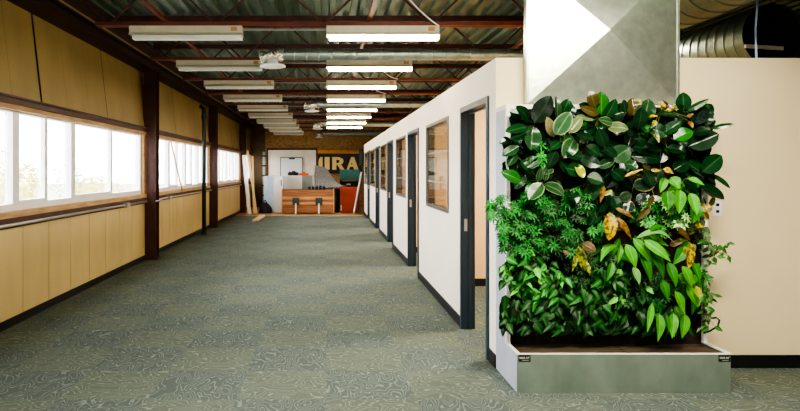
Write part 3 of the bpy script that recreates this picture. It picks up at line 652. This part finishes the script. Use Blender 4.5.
# filler leaves behind the hero leaves
for p in plants:
    kd, L, cx, cy = p['kd'], p['leaf'], p['x'], p['y']
    if kd == 'rubber':
        for k in range(20):
            a = R(0, 6.28); r0 = R(2, 17); bx, by = cx + math.cos(a) * r0, cy + math.sin(a) * r0 * .8 + 3
            a2 = a + R(-.6, .6); ln = R(14, 21); tx, ty = bx + math.cos(a2) * ln, by + math.sin(a2) * ln * .9
            tx = clampx(tx, 509, 712); ty = max(104, ty); bx = clampx(bx, 508, 706); by = max(112, by)
            dv = R(.03, .10); c, m, e = jit(random.choice(['dark', 'vdark', 'dark', 'mid', 'mid', 'bright']), .3)
            b = P(bx, by, YF - dv); L.leaf(b, P(tx, ty, YF - dv - R(.0, .06)), R(10, 15) * 4.5 / F, (R(-.6, .4), -1, R(0, .9)), c, m, e, arch=R(0, .1), fold=R(.03, .15), segs=7); petiole(p, b)
    elif kd == 'croton':
        for k in range(7):
            a = R(0, 6.28); ln = R(9, 16); bx, by = cx + R(-5, 5), cy + R(-3, 5); tx, ty = clampx(bx + math.cos(a) * ln, 508, 716), max(100, by + math.sin(a) * ln)
            dv = R(.06, .14); c, m, e = jit(random.choice(['yg', 'brown', 'olive', 'dark', 'yg']), .25)
            b = P(bx, by, YF - dv); L.leaf(b, P(tx, ty, YF - dv - R(0, .05)), R(3.5, 6) * 4.5 / F, (R(-.4, .4), -1, R(.1, .7)), c, m, e, arch=R(0, .12), prof='lance', segs=6); petiole(p, b)
    elif kd == 'strap':
        for k in range(17):
            ln = R(18, 32); a = R(.5, 2.6); bx, by = cx + R(-10, 10), cy + R(-10, 6); tx, ty = clampx(bx + math.cos(a) * ln, 508, 708), min(338, by + math.sin(a) * ln)
            dv = R(.04, .12); c, m, e = jit(random.choice(['limed', 'lime', 'bright', 'limed', 'dark']), .3)
            b = P(bx, by, YF - dv); L.leaf(b, P(tx, ty, YF - dv - R(0, .05)), R(6, 10) * 4.5 / F, (R(-.4, .3), -1, R(.1, .6)), c, m, e, arch=R(0, .15), prof='lance', segs=8); petiole(p, b)
    elif kd == 'umbrella':
        big = cx < 565 and cy > 190
        rad = {540: 16}.get(cx, 22); rad = 8 if cx == 600 else rad; rad = 11 if cy == 154 else rad
        nn = int(rad * 2.6) if rad > 12 else int(rad * 1.5)
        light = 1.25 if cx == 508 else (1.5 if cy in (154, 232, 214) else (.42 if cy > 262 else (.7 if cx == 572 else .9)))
        for k in range(nn):
            a = R(0, 6.28); r0 = rad * math.sqrt(R(0, 1)); ux, uy = cx + math.cos(a) * r0 * 1.15, cy + math.sin(a) * r0 * .9
            ux = clampx(ux, 491 if cx == 508 else 503, 712)
            if uy > 332: continue
            dv = R(.05, .22); o = P(ux, uy, YF - dv); petiole(p, o, .0016)
            n = Vector((R(-.6, .3), -1, R(.1, 1.1))).normalized(); t1 = n.cross(Vector((0, 0, 1))).normalized(); t2 = n.cross(t1)
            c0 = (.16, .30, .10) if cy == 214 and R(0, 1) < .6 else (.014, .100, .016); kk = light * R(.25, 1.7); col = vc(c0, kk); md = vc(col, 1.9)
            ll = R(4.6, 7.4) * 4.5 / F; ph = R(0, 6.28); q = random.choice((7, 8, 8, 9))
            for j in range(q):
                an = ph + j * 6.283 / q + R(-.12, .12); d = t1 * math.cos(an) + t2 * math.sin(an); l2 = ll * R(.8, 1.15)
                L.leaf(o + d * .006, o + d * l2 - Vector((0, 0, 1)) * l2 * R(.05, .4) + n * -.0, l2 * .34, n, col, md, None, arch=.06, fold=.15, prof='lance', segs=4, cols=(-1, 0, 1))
    elif kd == 'ovate':
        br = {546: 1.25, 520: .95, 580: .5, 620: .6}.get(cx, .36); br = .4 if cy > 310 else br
        for k in range(70):
            a = R(0, 6.28); r0 = 25 * math.sqrt(R(0, 1)); bx, by = clampx(cx + math.cos(a) * r0, 504, 708), cy + math.sin(a) * r0 * .85
            ln = R(10, 17) if br > .5 else R(12, 22); an = R(.6, 2.5); tx, ty = clampx(bx + math.cos(an) * ln, 499, 712), by + math.sin(an) * ln * .8
            if ty > 338: continue
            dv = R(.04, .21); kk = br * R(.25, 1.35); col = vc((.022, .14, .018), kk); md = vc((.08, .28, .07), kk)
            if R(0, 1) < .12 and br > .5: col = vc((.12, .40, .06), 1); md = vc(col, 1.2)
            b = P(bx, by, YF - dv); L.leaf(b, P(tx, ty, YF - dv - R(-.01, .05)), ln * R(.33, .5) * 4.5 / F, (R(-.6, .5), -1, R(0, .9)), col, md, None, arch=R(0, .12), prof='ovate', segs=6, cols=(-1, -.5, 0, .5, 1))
            if k % 2: petiole(p, b, .0016)
    else:
        for k in range(34 if cx != 718 else 22):
            if cx == 718: bx, by = 706 + R(0, 24), 254 + R(-7, 8); by -= (bx - 706) * .25
            else: bx, by = cx + R(-9, 9), cy + R(-18, 18)
            dv = R(.06, .2) if cx != 718 else R(.02, .14); ln = R(5, 10); an = R(0, 6.28)
            col, md, e = jit('vari' if (cx in (702, 706) and cy != 276 and R(0, 1) < .4) else 'bright', .3)
            if cy == 310 and R(0, 1) < .25: col, md, e = jit('palelime', .2)
            b = P(bx, by, YF - dv); petiole(p, b, .0015)
            L.leaf(b, P(bx + math.cos(an) * ln, by + abs(math.sin(an)) * ln, YF - dv - R(0, .03)), ln * .5 * 4.5 / F, (R(-.5, .5), -1, R(0, .9)), col, md, e, arch=R(0, .1), prof='ovate', segs=5, cols=(-1, -.6, 0, .6, 1))
for p in plants:
    kd = p['kd']; root = thing(rid[kd], p['root'], p['lb'], 'plant', gr[kd])
    p['leaf'].build('foliage', {'rubber': 'leaf_gloss', 'croton': 'leaf_croton'}.get(kd, 'leaf_soft'), root, True)
    p['stem'].build('stem', 'stem', root, True)
pts = [P(704, 333, 4.66), P(710, 331, 4.6), P(718, 326, 4.56), P(719.5, 320, 4.56), P(716, 317.5, 4.58), P(708, 319, 4.62), P(703, 322, 4.67)]
tag(MB().tube(pts, .007, 8).build('irrigation_hose', 'black', None, True), 'thin black hose looping out at the lower right of the plants', 'hose')

# ------------------------------------------------------------------ pipe and conduit by the windows
YQ = 15.07; xq = (204 - VX) * YQ / F
root = thing('drain_pipe', (xq, YQ, 0), 'thin dark vertical pipe standing in front of the window wall', 'pipe')
MB().tube([(xq, YQ, 0), (xq, YQ, 2.95), (xq - .01, YQ, 3.03), (xq - .06, YQ, 3.08), (xq - .1, YQ, 3.09)], .05, 14).build('pipe_run', 'pipe', root, True)
MB().tube([(xq, YQ, 0), (xq, YQ, .06)], .075, 14).build('floor_collar', 'pipe', root)
MB().tube([(xq, YQ, 2.78), (xq, YQ, 2.88)], .064, 14).build('coupling', 'pipe', root)
root = thing('wall_conduit', (XL + .06, 9, 1.02), 'long steel conduit running along the wall just under the window sill', 'conduit')
MB().tube([(-2.935, 2, 1.02), (-2.935, 22.8, 1.02)] if False else [(XL + .065, 2, 1.02), (XL + .065, 10.8, 1.02)], .017, 10).build('conduit_tube', 'conduit', root, True)
MB().tube([(XL + .065, 11.12, 1.02), (XL + .065, 22.9, 1.02)], .017, 10).build('conduit_tube', 'conduit', root, True)
MB().tube([(-2.925, 10.82, 1.02), (-2.925, 11.15, 1.02)], .017, 10).build('conduit_tube', 'conduit', root, True)
for y in (9.68, 12.3): MB().box((XL + .05, y - .07, .985), (XL + .11, y + .07, 1.055)).build('junction_box', 'conduit', root)
root = tag(MB().bar((XL + .06, 12.5, 2.12), (XL + .14, 13.15, 1.1), .03, .02).build('wood_strip', 'wood'), 'thin wood strip leaning against the windows past the nearest column', 'wood strip')
# ------------------------------------------------------------------ far end
# wall boards
Yb = YE
def wbox(px0, py0, px1, py1, y0, y1):
    a = P(px0, py1, y0); b = P(px1, py0, y0); return MB().box((a.x, y0, a.z), (b.x, y1, b.z))
root = thing('white_partition_board', P(292, 200, YE - .1), 'large off-white board with a dark frame standing on the far wall', 'board')
a = P(268, 200, YE - .06); b = P(316, 150, YE - .06)
MB().box((a.x, YE - .06, 0), (b.x, YE, b.z)).build('board_face', 'offwhite', root)
mb = MB().box((a.x - .05, YE - .09, b.z), (b.x + .06, YE - .001, b.z + .07)); mb.box((b.x, YE - .09, 0), (b.x + .06, YE, b.z)); mb.box((a.x - .05, YE - .09, 0), (a.x, YE, b.z)); mb.build('board_frame', 'brown', root)
a = P(281, 195, YE - .1); b = P(302, 158, YE - .1); root = thing('whiteboard', (a.x, YE - .14, .3), 'pale panel with a thin dark outline on the off-white board', 'panel')
MB().box((a.x, YE - .11, .3), (b.x, YE - .065, b.z)).build('panel_face', 'white', root)
mb = MB().box((a.x - .03, YE - .11, b.z), (b.x + .03, YE - .065, b.z + .03)); mb.box((a.x - .03, YE - .11, .3), (a.x, YE - .06, b.z)); mb.box((b.x, YE - .11, .3), (b.x + .03, YE - .06, b.z)); mb.box(((a.x + b.x) / 2 - .1, YE - .14, b.z - .06), ((a.x + b.x) / 2 + .14, YE - .1, b.z + .01)); mb.build('panel_outline', 'latch', root)
a = P(265, 0, YE - .05); struct(MB().box((XL, YE - .05, 0), (a.x, YE - .001, DECK - .01)).build('wall_back', 'darkwall'))
# sign
Ys = 26.1; root = thing('wall_sign', P(340, 172, Ys), 'black sign with big cream letters IRA under an orange wood strip', 'sign')
wbox(317.6, 153, 362, 173.5, Ys, Ys + .1).build('sign_board', 'signblack', root)
wbox(318, 150, 361, 153.6, Ys - .04, Ys + .1).build('top_strip', 'orangewood', root)
def letter(polys):
    mb = MB()
    for poly in polys: mb.prism([((x - VX) * Ys / F, H + (VY - y) * Ys / F) for x, y in poly], Ys - .03, Ys)
    return mb.build('letter', 'cream', root)
letter([[(322.6, 157), (322.6, 169.8), (320, 169.3), (318.6, 166), (318.3, 162.5), (319, 159), (320.4, 157)]])
letter([[(324.6, 157), (329.6, 157), (329.6, 169.8), (324.6, 169.8)]])
letter([[(332.2, 157), (336.4, 157), (336.4, 169.8), (332.2, 169.8)], [(336.4, 157), (339.5, 157.2), (339, 160), (336.4, 159.6)], [(339.5, 157.2), (343, 159), (343.6, 161), (339.6, 161), (339, 160)],
        [(339.6, 161), (343.6, 161), (342.6, 163.6), (339.4, 165), (336.4, 165), (336.4, 163.2), (338.6, 162.8)], [(337.4, 165), (340.8, 164.2), (345, 169.8), (340.4, 169.8)]])
letter([[(351, 157), (353.6, 157), (351.6, 163), (350.3, 165.2), (349, 169.8), (346.6, 169.8)], [(353.6, 157), (354.2, 157), (358.6, 169.8), (354, 169.8), (351.6, 161.5)], [(350.4, 164.5), (353, 164.5), (353.6, 166.8), (349.8, 166.8)]])
# crate
Yc = 22.3; a = P(282.5, 214, Yc); b = P(333, 190, Yc)
root = thing('wooden_crate', ((a.x + b.x) / 2, Yc + .4, 0), 'long brown planked wooden crate with two dark latches on the bare floor', 'crate')
zs = [.04 + (b.z - .04) * t for t in (0, .18, .36, .46, .58, .7, .86, 1)]
for k, (z0, z1) in enumerate(zip(zs, zs[1:])):
    pass
mb = MB(); mb2 = MB()
for k, (z0, z1) in enumerate(zip(zs, zs[1:])):
    (mb2 if k in (2, 4) else mb).box((a.x, Yc - (.02 if k in (2, 4) else 0), z0 + .008), (b.x, Yc + .8, z1))
mb.build('crate_body', 'crate', root); mb2.build('light_plank', 'crate2', root)
MB().box((b.x, Yc - .02, .04), (b.x + .05, Yc + .8, b.z + .03)).build('end_board', 'crate2', root)
MB().box((a.x - .03, Yc - .02, .04), (a.x, Yc + .8, b.z + .03)).build('end_board', 'crate2', root)
for px in (296, 319):
    c = P(px, 201.5, Yc); l = MB().box((c.x - .12, Yc - .05, c.z - .13), (c.x + .12, Yc - .02, c.z + .13)); l.tube([(c.x, Yc - .05, c.z), (c.x, Yc - .075, c.z)], .07, 12); l.build('latch', 'latch', root)
    MB().box((c.x - .03, Yc - .056, 0.0), (c.x + .02, Yc - .02, c.z - .02)).build('strap', 'white', root)
for k, x in enumerate((a.x + .1, b.x - .1)): MB().box((x - .05, Yc + .05, 0), (x + .05, Yc + .75, .05)).build('skid', 'crate', root)
# cabinet behind crate
Yk = 23.6
c0 = P(286, 175.5, Yk); c1 = P(302, 175.5, Yk); c2 = P(312, 175.5, Yk)
root = thing('metal_cabinet', (c1.x, Yk + .4, 0), 'white and grey-green metal cabinet behind the wooden crate', 'cabinet')
MB().box((c0.x, Yk, 0), (c1.x, Yk + .7, c1.z)).build('white_side', 'white', root)
MB().box((c1.x, Yk + .02, 0), (c2.x, Yk + .7, c1.z)).build('grey_side', 'greygreen', root)
ct = c1.z
a = P(274, 213, 23.0); b = P(283.5, 176, 23.0)
root = thing('tall_white_appliance', (a.x + .1, 23.3, 0), 'tall plain white panelled appliance left of the wooden crate', 'appliance')
bevel(MB().box((a.x, 23.0, 0), (b.x, 23.6, b.z)).build('appliance_body', 'white', root), .02); MB().box((b.x - .1, 22.985, b.z - .35), (b.x - .07, 23, b.z - .15)).build('handle', 'latch', root)
root = thing('orange_toolbox', P(304, 175, Yk + .3), 'bright orange tool box on top of the metal cabinet', 'box')
MB().box((c1.x - .12, Yk + .15, ct), (c1.x + .24, Yk + .4, ct + .09)).build('box_body', 'orange', root); MB().box((c1.x - .0, Yk + .24, ct + .09), (c1.x + .12, Yk + .3, ct + .13)).build('handle', 'orange', root)
for k, (px, r, l) in enumerate(((289.5, .07, 'small dark round tin on the left of the cabinet top'), (293.5, .09, 'larger dark motor-like canister on the cabinet top'), (297, .06, 'dark small canister next to the orange tool box'))):
    q = P(px, 175, Yk + .3); root = thing('canister', (q.x, Yk + .3, ct), l, 'canister', 'dark canisters on the cabinet')
    MB().tube([(q.x, Yk + .3, ct), (q.x, Yk + .3, ct + r * 1.6)], r, 12).build('can_body', 'dark', root, False); MB().tube([(q.x, Yk + .3, ct + r * 1.6), (q.x, Yk + .3, ct + r * 1.6 + .03)], r * .6, 10).build('cap', 'latch', root)
# leaning pale sheets
for k, (px0, px1, yt, m, l) in enumerate(((262.5, 267.5, 176, 'blueboard', 'narrow pale blue sheet leaning at the left of the stack'), (266.5, 274, 175.5, 'blueboard', 'wide pale blue sheet leaning beside the white appliance'))):
    yy = 23.2 + .15 * k; a = P(px0, 206, yy); b = P(px1, yt, yy + .5); mb = MB()
    mb.v = [(a.x + .05, yy, 0.0), (b.x + .1, yy, 0.0), (b.x, yy + .5, b.z), (a.x, yy + .5, b.z), (a.x + .05, yy + .03, 0.0), (b.x + .1, yy + .03, 0.0), (b.x, yy + .53, b.z), (a.x, yy + .53, b.z)]
    mb.f = [(0, 1, 2, 3), (7, 6, 5, 4), (0, 3, 7, 4), (1, 5, 6, 2), (3, 2, 6, 7), (0, 4, 5, 1)]
    tag(mb.build('pale_sheet', m), l, 'sheet', 'pale sheets leaning at the far end')
a = P(258, 212, 22.6); b = P(271, 204, 22.6)
root = thing('dark_bag', ((a.x + b.x) / 2, 22.8, 0), 'dark slumped bag on the floor under the pale blue sheets', 'bag')
mb = MB(); c = Vector(((a.x + b.x) / 2, 22.8, 0)); w = (b.x - a.x) / 2
rings = [(.0, 1), (.08, 1.05), (.2, .9), (.32, .6), (.38, .25)]
for k, (z, s) in enumerate(rings):
    for j in range(14): t = j * 6.283 / 14; rr = s * (1 + .12 * math.sin(3 * t + k)); mb.v.append((c.x + w * rr * math.cos(t), c.y + .2 * rr * math.sin(t), z))
for k in range(4):
    for j in range(14): mb.f.append((k * 14 + j, k * 14 + (j + 1) % 14, (k + 1) * 14 + (j + 1) % 14, (k + 1) * 14 + j))
mb.f.append(tuple(56 + j for j in range(14))); mb.build('bag_body', 'dark', root, True); MB().tube([(c.x - .08, c.y, .36), (c.x, c.y, .46), (c.x + .08, c.y, .36)], .02, 6).build('carry_handle', 'dark', root)
# leaning planks by the far column
for k, (p0, p1, w, m, l) in enumerate((((249.5, 213), (244, 155), .13, 'offwhite', 'whitish plank leaning on the window wall by the far column'), ((256.5, 213), (247.5, 150), .08, 'wood2', 'long thin tan plank leaning steeply on the window wall'), ((254, 213), (252.5, 156), .07, 'wood2', 'short tan plank leaning nearest to the dark bag'))):
    yy = 22.1 + .1 * k; a = P(*p0, yy); a.z = 0.02; b = P(*p1, yy + .3)
    tag(bevel(MB().bar(a, b, w, .03, up=(0, 1, .2)).build('plank', m), .004), l, 'plank', 'planks leaning at the far left')
for k, (p0, p1, l) in enumerate((((253.5, 222), (261, 216.3), 'left of two short wood sticks lying on the carpet'), ((257, 221.5), (264, 216), 'right of two short wood sticks lying on the carpet'))):
    a = P(*p0, 18.9 + .15 * k); b = P(*p1, 21.0); a.z = b.z = .03
    tag(MB().bar(a, b, .08, .05).build('wood_stick', 'wood2'), l, 'wood stick', 'sticks on the carpet')
# plastic sheet draped as pleats
mb = MB(); top = P(315, 165, 24.4); npl = 26
for k in range(npl + 1):
    t = k / npl; bx = P(313.5 + 33 * t, 0, 23.4).x; zb = P(0, 189 - 3 * t, 23.4).z; off = .05 * (k % 2)
    tx = top.x + .45 * t; tz = top.z - .12 * t
    for j in range(5):
        s = j / 4; sag = -.18 * math.sin(math.pi * s) * t
        mb.v.append((tx + (bx - tx) * s, 24.2 - .8 * s - off * (0.3 + s), tz + (zb - tz) * s + sag))
for k in range(npl):
    for j in range(4): mb.f.append((k * 5 + j, k * 5 + j + 1, k * 5 + j + 6, k * 5 + j + 5))
root = tag(mb.build('plastic_sheet', 'plastic'), 'pleated grey plastic sheet draped over the junk behind the crate', 'plastic sheet')
root = thing('scrap_rack', (P(325, 0, 23.9).x, 23.9, 0), 'dark metal rack standing behind the crate under the draped plastic', 'rack')
q = P(322, 0, 24).x
for dx in (-.25, .42):
    for dy in (23.5, 24.2): MB().box((q + dx - .02, dy - .02, 0), (q + dx + .02, dy + .02, .9 if dy < 24 else 1.7 - (.55 if dx > 0 else 0))).build('upright', 'dark', root)
MB().box((q - .27, 23.48, .86), (q + .44, 24.22, .89)).build('shelf', 'dark', root); MB().box((q - .27, 23.48, .3), (q + .44, 24.22, .33)).build('shelf', 'dark', root)
random.seed(5)
for k in range(5):
    x = P(309.5 + k * 3.6, 0, Yc + .35).x; h = R(.06, .13); zt = P(0, 190, Yc).z
    root = thing('hand_tool', (x, Yc + .4, zt), ['coiled dark tool at the left of the crate lid', 'dark tool case second from the left on the crate lid', 'dark drill-like tool on the middle of the crate lid', 'dark bracket on the crate lid right of middle', 'dark tool at the right end of the crate lid'][k], 'tool', 'dark tools on the crate lid')
    bevel(MB().box((x - .05, Yc + .32, zt), (x + .05, Yc + .46, zt + h)).build('tool_body', 'dark', root), .015); MB().tube([(x - .03, Yc + .39, zt + h), (x, Yc + .39, zt + h + .04), (x + .03, Yc + .39, zt + h)], .008, 6).build('handle', 'latch', root)
# teal machine and red bin
Yt = 24.6; a = P(340, 180, Yt); b = P(359.5, 169.5, Yt)
root = thing('teal_machine', ((a.x + b.x) / 2, Yt, 0), 'machine with a teal front panel on dark legs below the sign', 'machine')
bevel(MB().box((a.x, Yt, a.z), (b.x, Yt + .5, b.z)).build('teal_panel', 'teal', root), .015)
MB().box((a.x, Yt + .05, a.z - .3), (b.x, Yt + .5, a.z - .06)).build('motor_housing', 'dark', root)
MB().box((a.x + .25, Yt + .03, a.z - .2), (a.x + .42, Yt + .05, a.z - .14)).build('name_label', 'white', root)
for x in (a.x + .04, b.x - .04):
    for y in (Yt + .08, Yt + .45): MB().box((x - .03, y - .03, 0), (x + .03, y + .03, a.z)).build('leg', 'dark', root)
Yr = 22.9; a = P(340, 210.5, Yr); b = P(359.5, 187.5, Yr)
root = thing('red_bin', ((a.x + b.x) / 2, Yr + .3, 0), 'rust red plastic bin on the floor right of the crate', 'bin')
mb = MB(); s = .05; zt = b.z
mb.v = [(a.x + s, Yr + s, 0), (b.x - s, Yr + s, 0), (b.x - s, Yr + .7 - s, 0), (a.x + s, Yr + .7 - s, 0), (a.x, Yr, zt), (b.x, Yr, zt), (b.x, Yr + .7, zt), (a.x, Yr + .7, zt)]
mb.f = [(0, 3, 2, 1), (0, 1, 5, 4), (1, 2, 6, 5), (2, 3, 7, 6), (3, 0, 4, 7)]; mb.build('bin_body', 'red', root)
mb = MB(); e = .035
for p0, p1 in (((a.x - e, Yr - e), (b.x + e, Yr)), ((a.x - e, Yr + .7), (b.x + e, Yr + .7 + e)), ((a.x - e, Yr), (a.x, Yr + .7)), ((b.x, Yr), (b.x + e, Yr + .7))): mb.box((*p0, zt - .05), (*p1, zt + .01))
mb.build('bin_rim', 'red', root); MB().box((a.x + .02, Yr - .002, .08), (a.x + .06, Yr + .04, .28)).build('label_patch', 'offwhite', root)
a = P(354, 211.5, 22.5); a.z = .02; b = P(361.5, 172, 22.9)
tag(MB().bar(a, b, .05, .05).build('white_pole', 'white'), 'white pole leaning in front of the red bin against the partition end', 'pole')
a = P(335, 0, 23.2); root = thing('black_drum', (a.x, 23.2, 0), 'black drum standing in the gap between the crate and the red bin', 'drum')
MB().tube([(a.x, 23.2, 0), (a.x, 23.2, .85)], .17, 18).build('drum_body', 'dark', root, True); MB().tube([(a.x, 23.2, .85), (a.x, 23.2, .88)], .18, 18).build('drum_lid', 'dark', root)
a = P(359, 160, 25.9); root = thing('wall_box', a, 'dark green electrical box at the right end of the sign', 'box')
MB().box((a.x, 25.85, a.z - .25), (a.x + .16, 26.05, a.z + .45)).build('box_body', 'pipe', root); MB().box((a.x + .02, 25.84, a.z - .2), (a.x + .14, 25.85, a.z + .4)).build('box_cover', 'latch', root)
a = P(264, 0, 25.6); root = thing('shelf_post', (a.x, 25.6, 0), 'pale slotted metal post standing in the far left corner', 'post')
MB().box((a.x - .05, 25.55, 0), (a.x + .05, 25.6, 2.3)).build('post_body', 'greygreen', root)
for k in range(5): MB().box((a.x - .06, 25.5, .5 + .4 * k), (a.x + .09, 25.55, .56 + .4 * k)).build('bracket', 'dark', root)

# ------------------------------------------------------------------ outdoors
struct(MB().box((-160, -60, -3.3), (XL - .6, 220, -3.2)).build('ground', 'ground'))
random.seed(9)
def tree(x, y, top, r, m, label):
    root = thing('tree', (x, y, -3.2), label, 'tree', 'trees outside the windows')
    mb = MB().tube([(x, y, -3.2), (x + .05, y, top - 2 * r)], [.14, .08], 8); mb.build('trunk', 'bark', root, True)
    cs = [(x + R(-r, r) * .7, y + R(-r, r) * .7, top - r + R(-r, r) * .7) for _ in range(9)]; mb = MB()
    for k in range(1500):
        c = random.choice(cs); d = Vector((R(-1, 1), R(-1, 1), R(-1, 1)))
        if d.length < .1: continue
        p = Vector(c) + d.normalized() * r * .6 * R(.5, 1) ** .5; s = R(.06, .13); u = Vector((R(-1, 1), R(-1, 1), R(-1, 1))).normalized(); w = u.orthogonal().normalized()
        mb.quad(p - u * s, p - w * s * .6, p + u * s, p + w * s * .6)
    mb.build('crown', m, root)
tree(-15.5, 30, 2.3, 2.0, 'tree1', 'pale yellow-green tree at the far left of the nearest windows')
tree(-19, 37, 2.6, 2.1, 'tree1', 'pale tree seen through the second pane of the nearest windows')
tree(-14.0, 38, 1.4, 1.8, 'tree1', 'low yellow tree seen through the fourth pane of the nearest windows')
tree(-17.2, 44, 1.6, 2.0, 'tree2', 'faint olive tree low behind the third pane of the nearest windows')

w = bpy.data.worlds.new('world'); sc.world = w; w.use_nodes = True; nt = w.node_tree
bg = nt.nodes['Background']; tc = nt.nodes.new('ShaderNodeTexCoord'); sp = nt.nodes.new('ShaderNodeSeparateXYZ'); cr = nt.nodes.new('ShaderNodeValToRGB')
nt.links.new(tc.outputs['Generated'], sp.inputs[0]); nt.links.new(sp.outputs['Z'], cr.inputs[0]); nt.links.new(cr.outputs[0], bg.inputs['Color'])
cr.color_ramp.elements[0].color = (.95, .95, .98, 1); cr.color_ramp.elements[1].color = (.80, .90, 1, 1); bg.inputs['Strength'].default_value = 14.0

def area(name, loc, rot, sx, sy, power, col):
    l = bpy.data.lights.new(name, 'AREA'); l.shape = 'RECTANGLE'; l.size = sx; l.size_y = sy; l.energy = power; l.color = col
    o = bpy.data.objects.new(name, l); C.objects.link(o); o.location = loc; o.rotation_euler = rot; return o
area('overhead_fill', (1.4, 1.8, 3.3), (math.radians(28), 0, 0), 1.4, .4, 120, (1, .92, .76))  # unseen fill light in place of more strip lights, for duct and plants
area('overhead_fill', (2.6, 2.4, 3.3), (math.radians(20), 0, 0), 1.2, .3, 60, (1, .92, .76))  # second unseen fill light, added beside the first
area('rear_fill', (-1.6, -5.5, 1.9), (math.radians(90), 0, math.radians(-12)), 2.6, 1.6, 60, (.93, 1, .93))  # added fill from behind the camera for duct and leaves; no window there
for y in (6.7, 10.2, 13.5, 16.8, 20.4): area('office_fill', (3.0, y, 2.9), (0, 0, 0), 1.2, .3, 150, (1, .9, .74))  # fill lights added to brighten the offices; no fixtures modelled
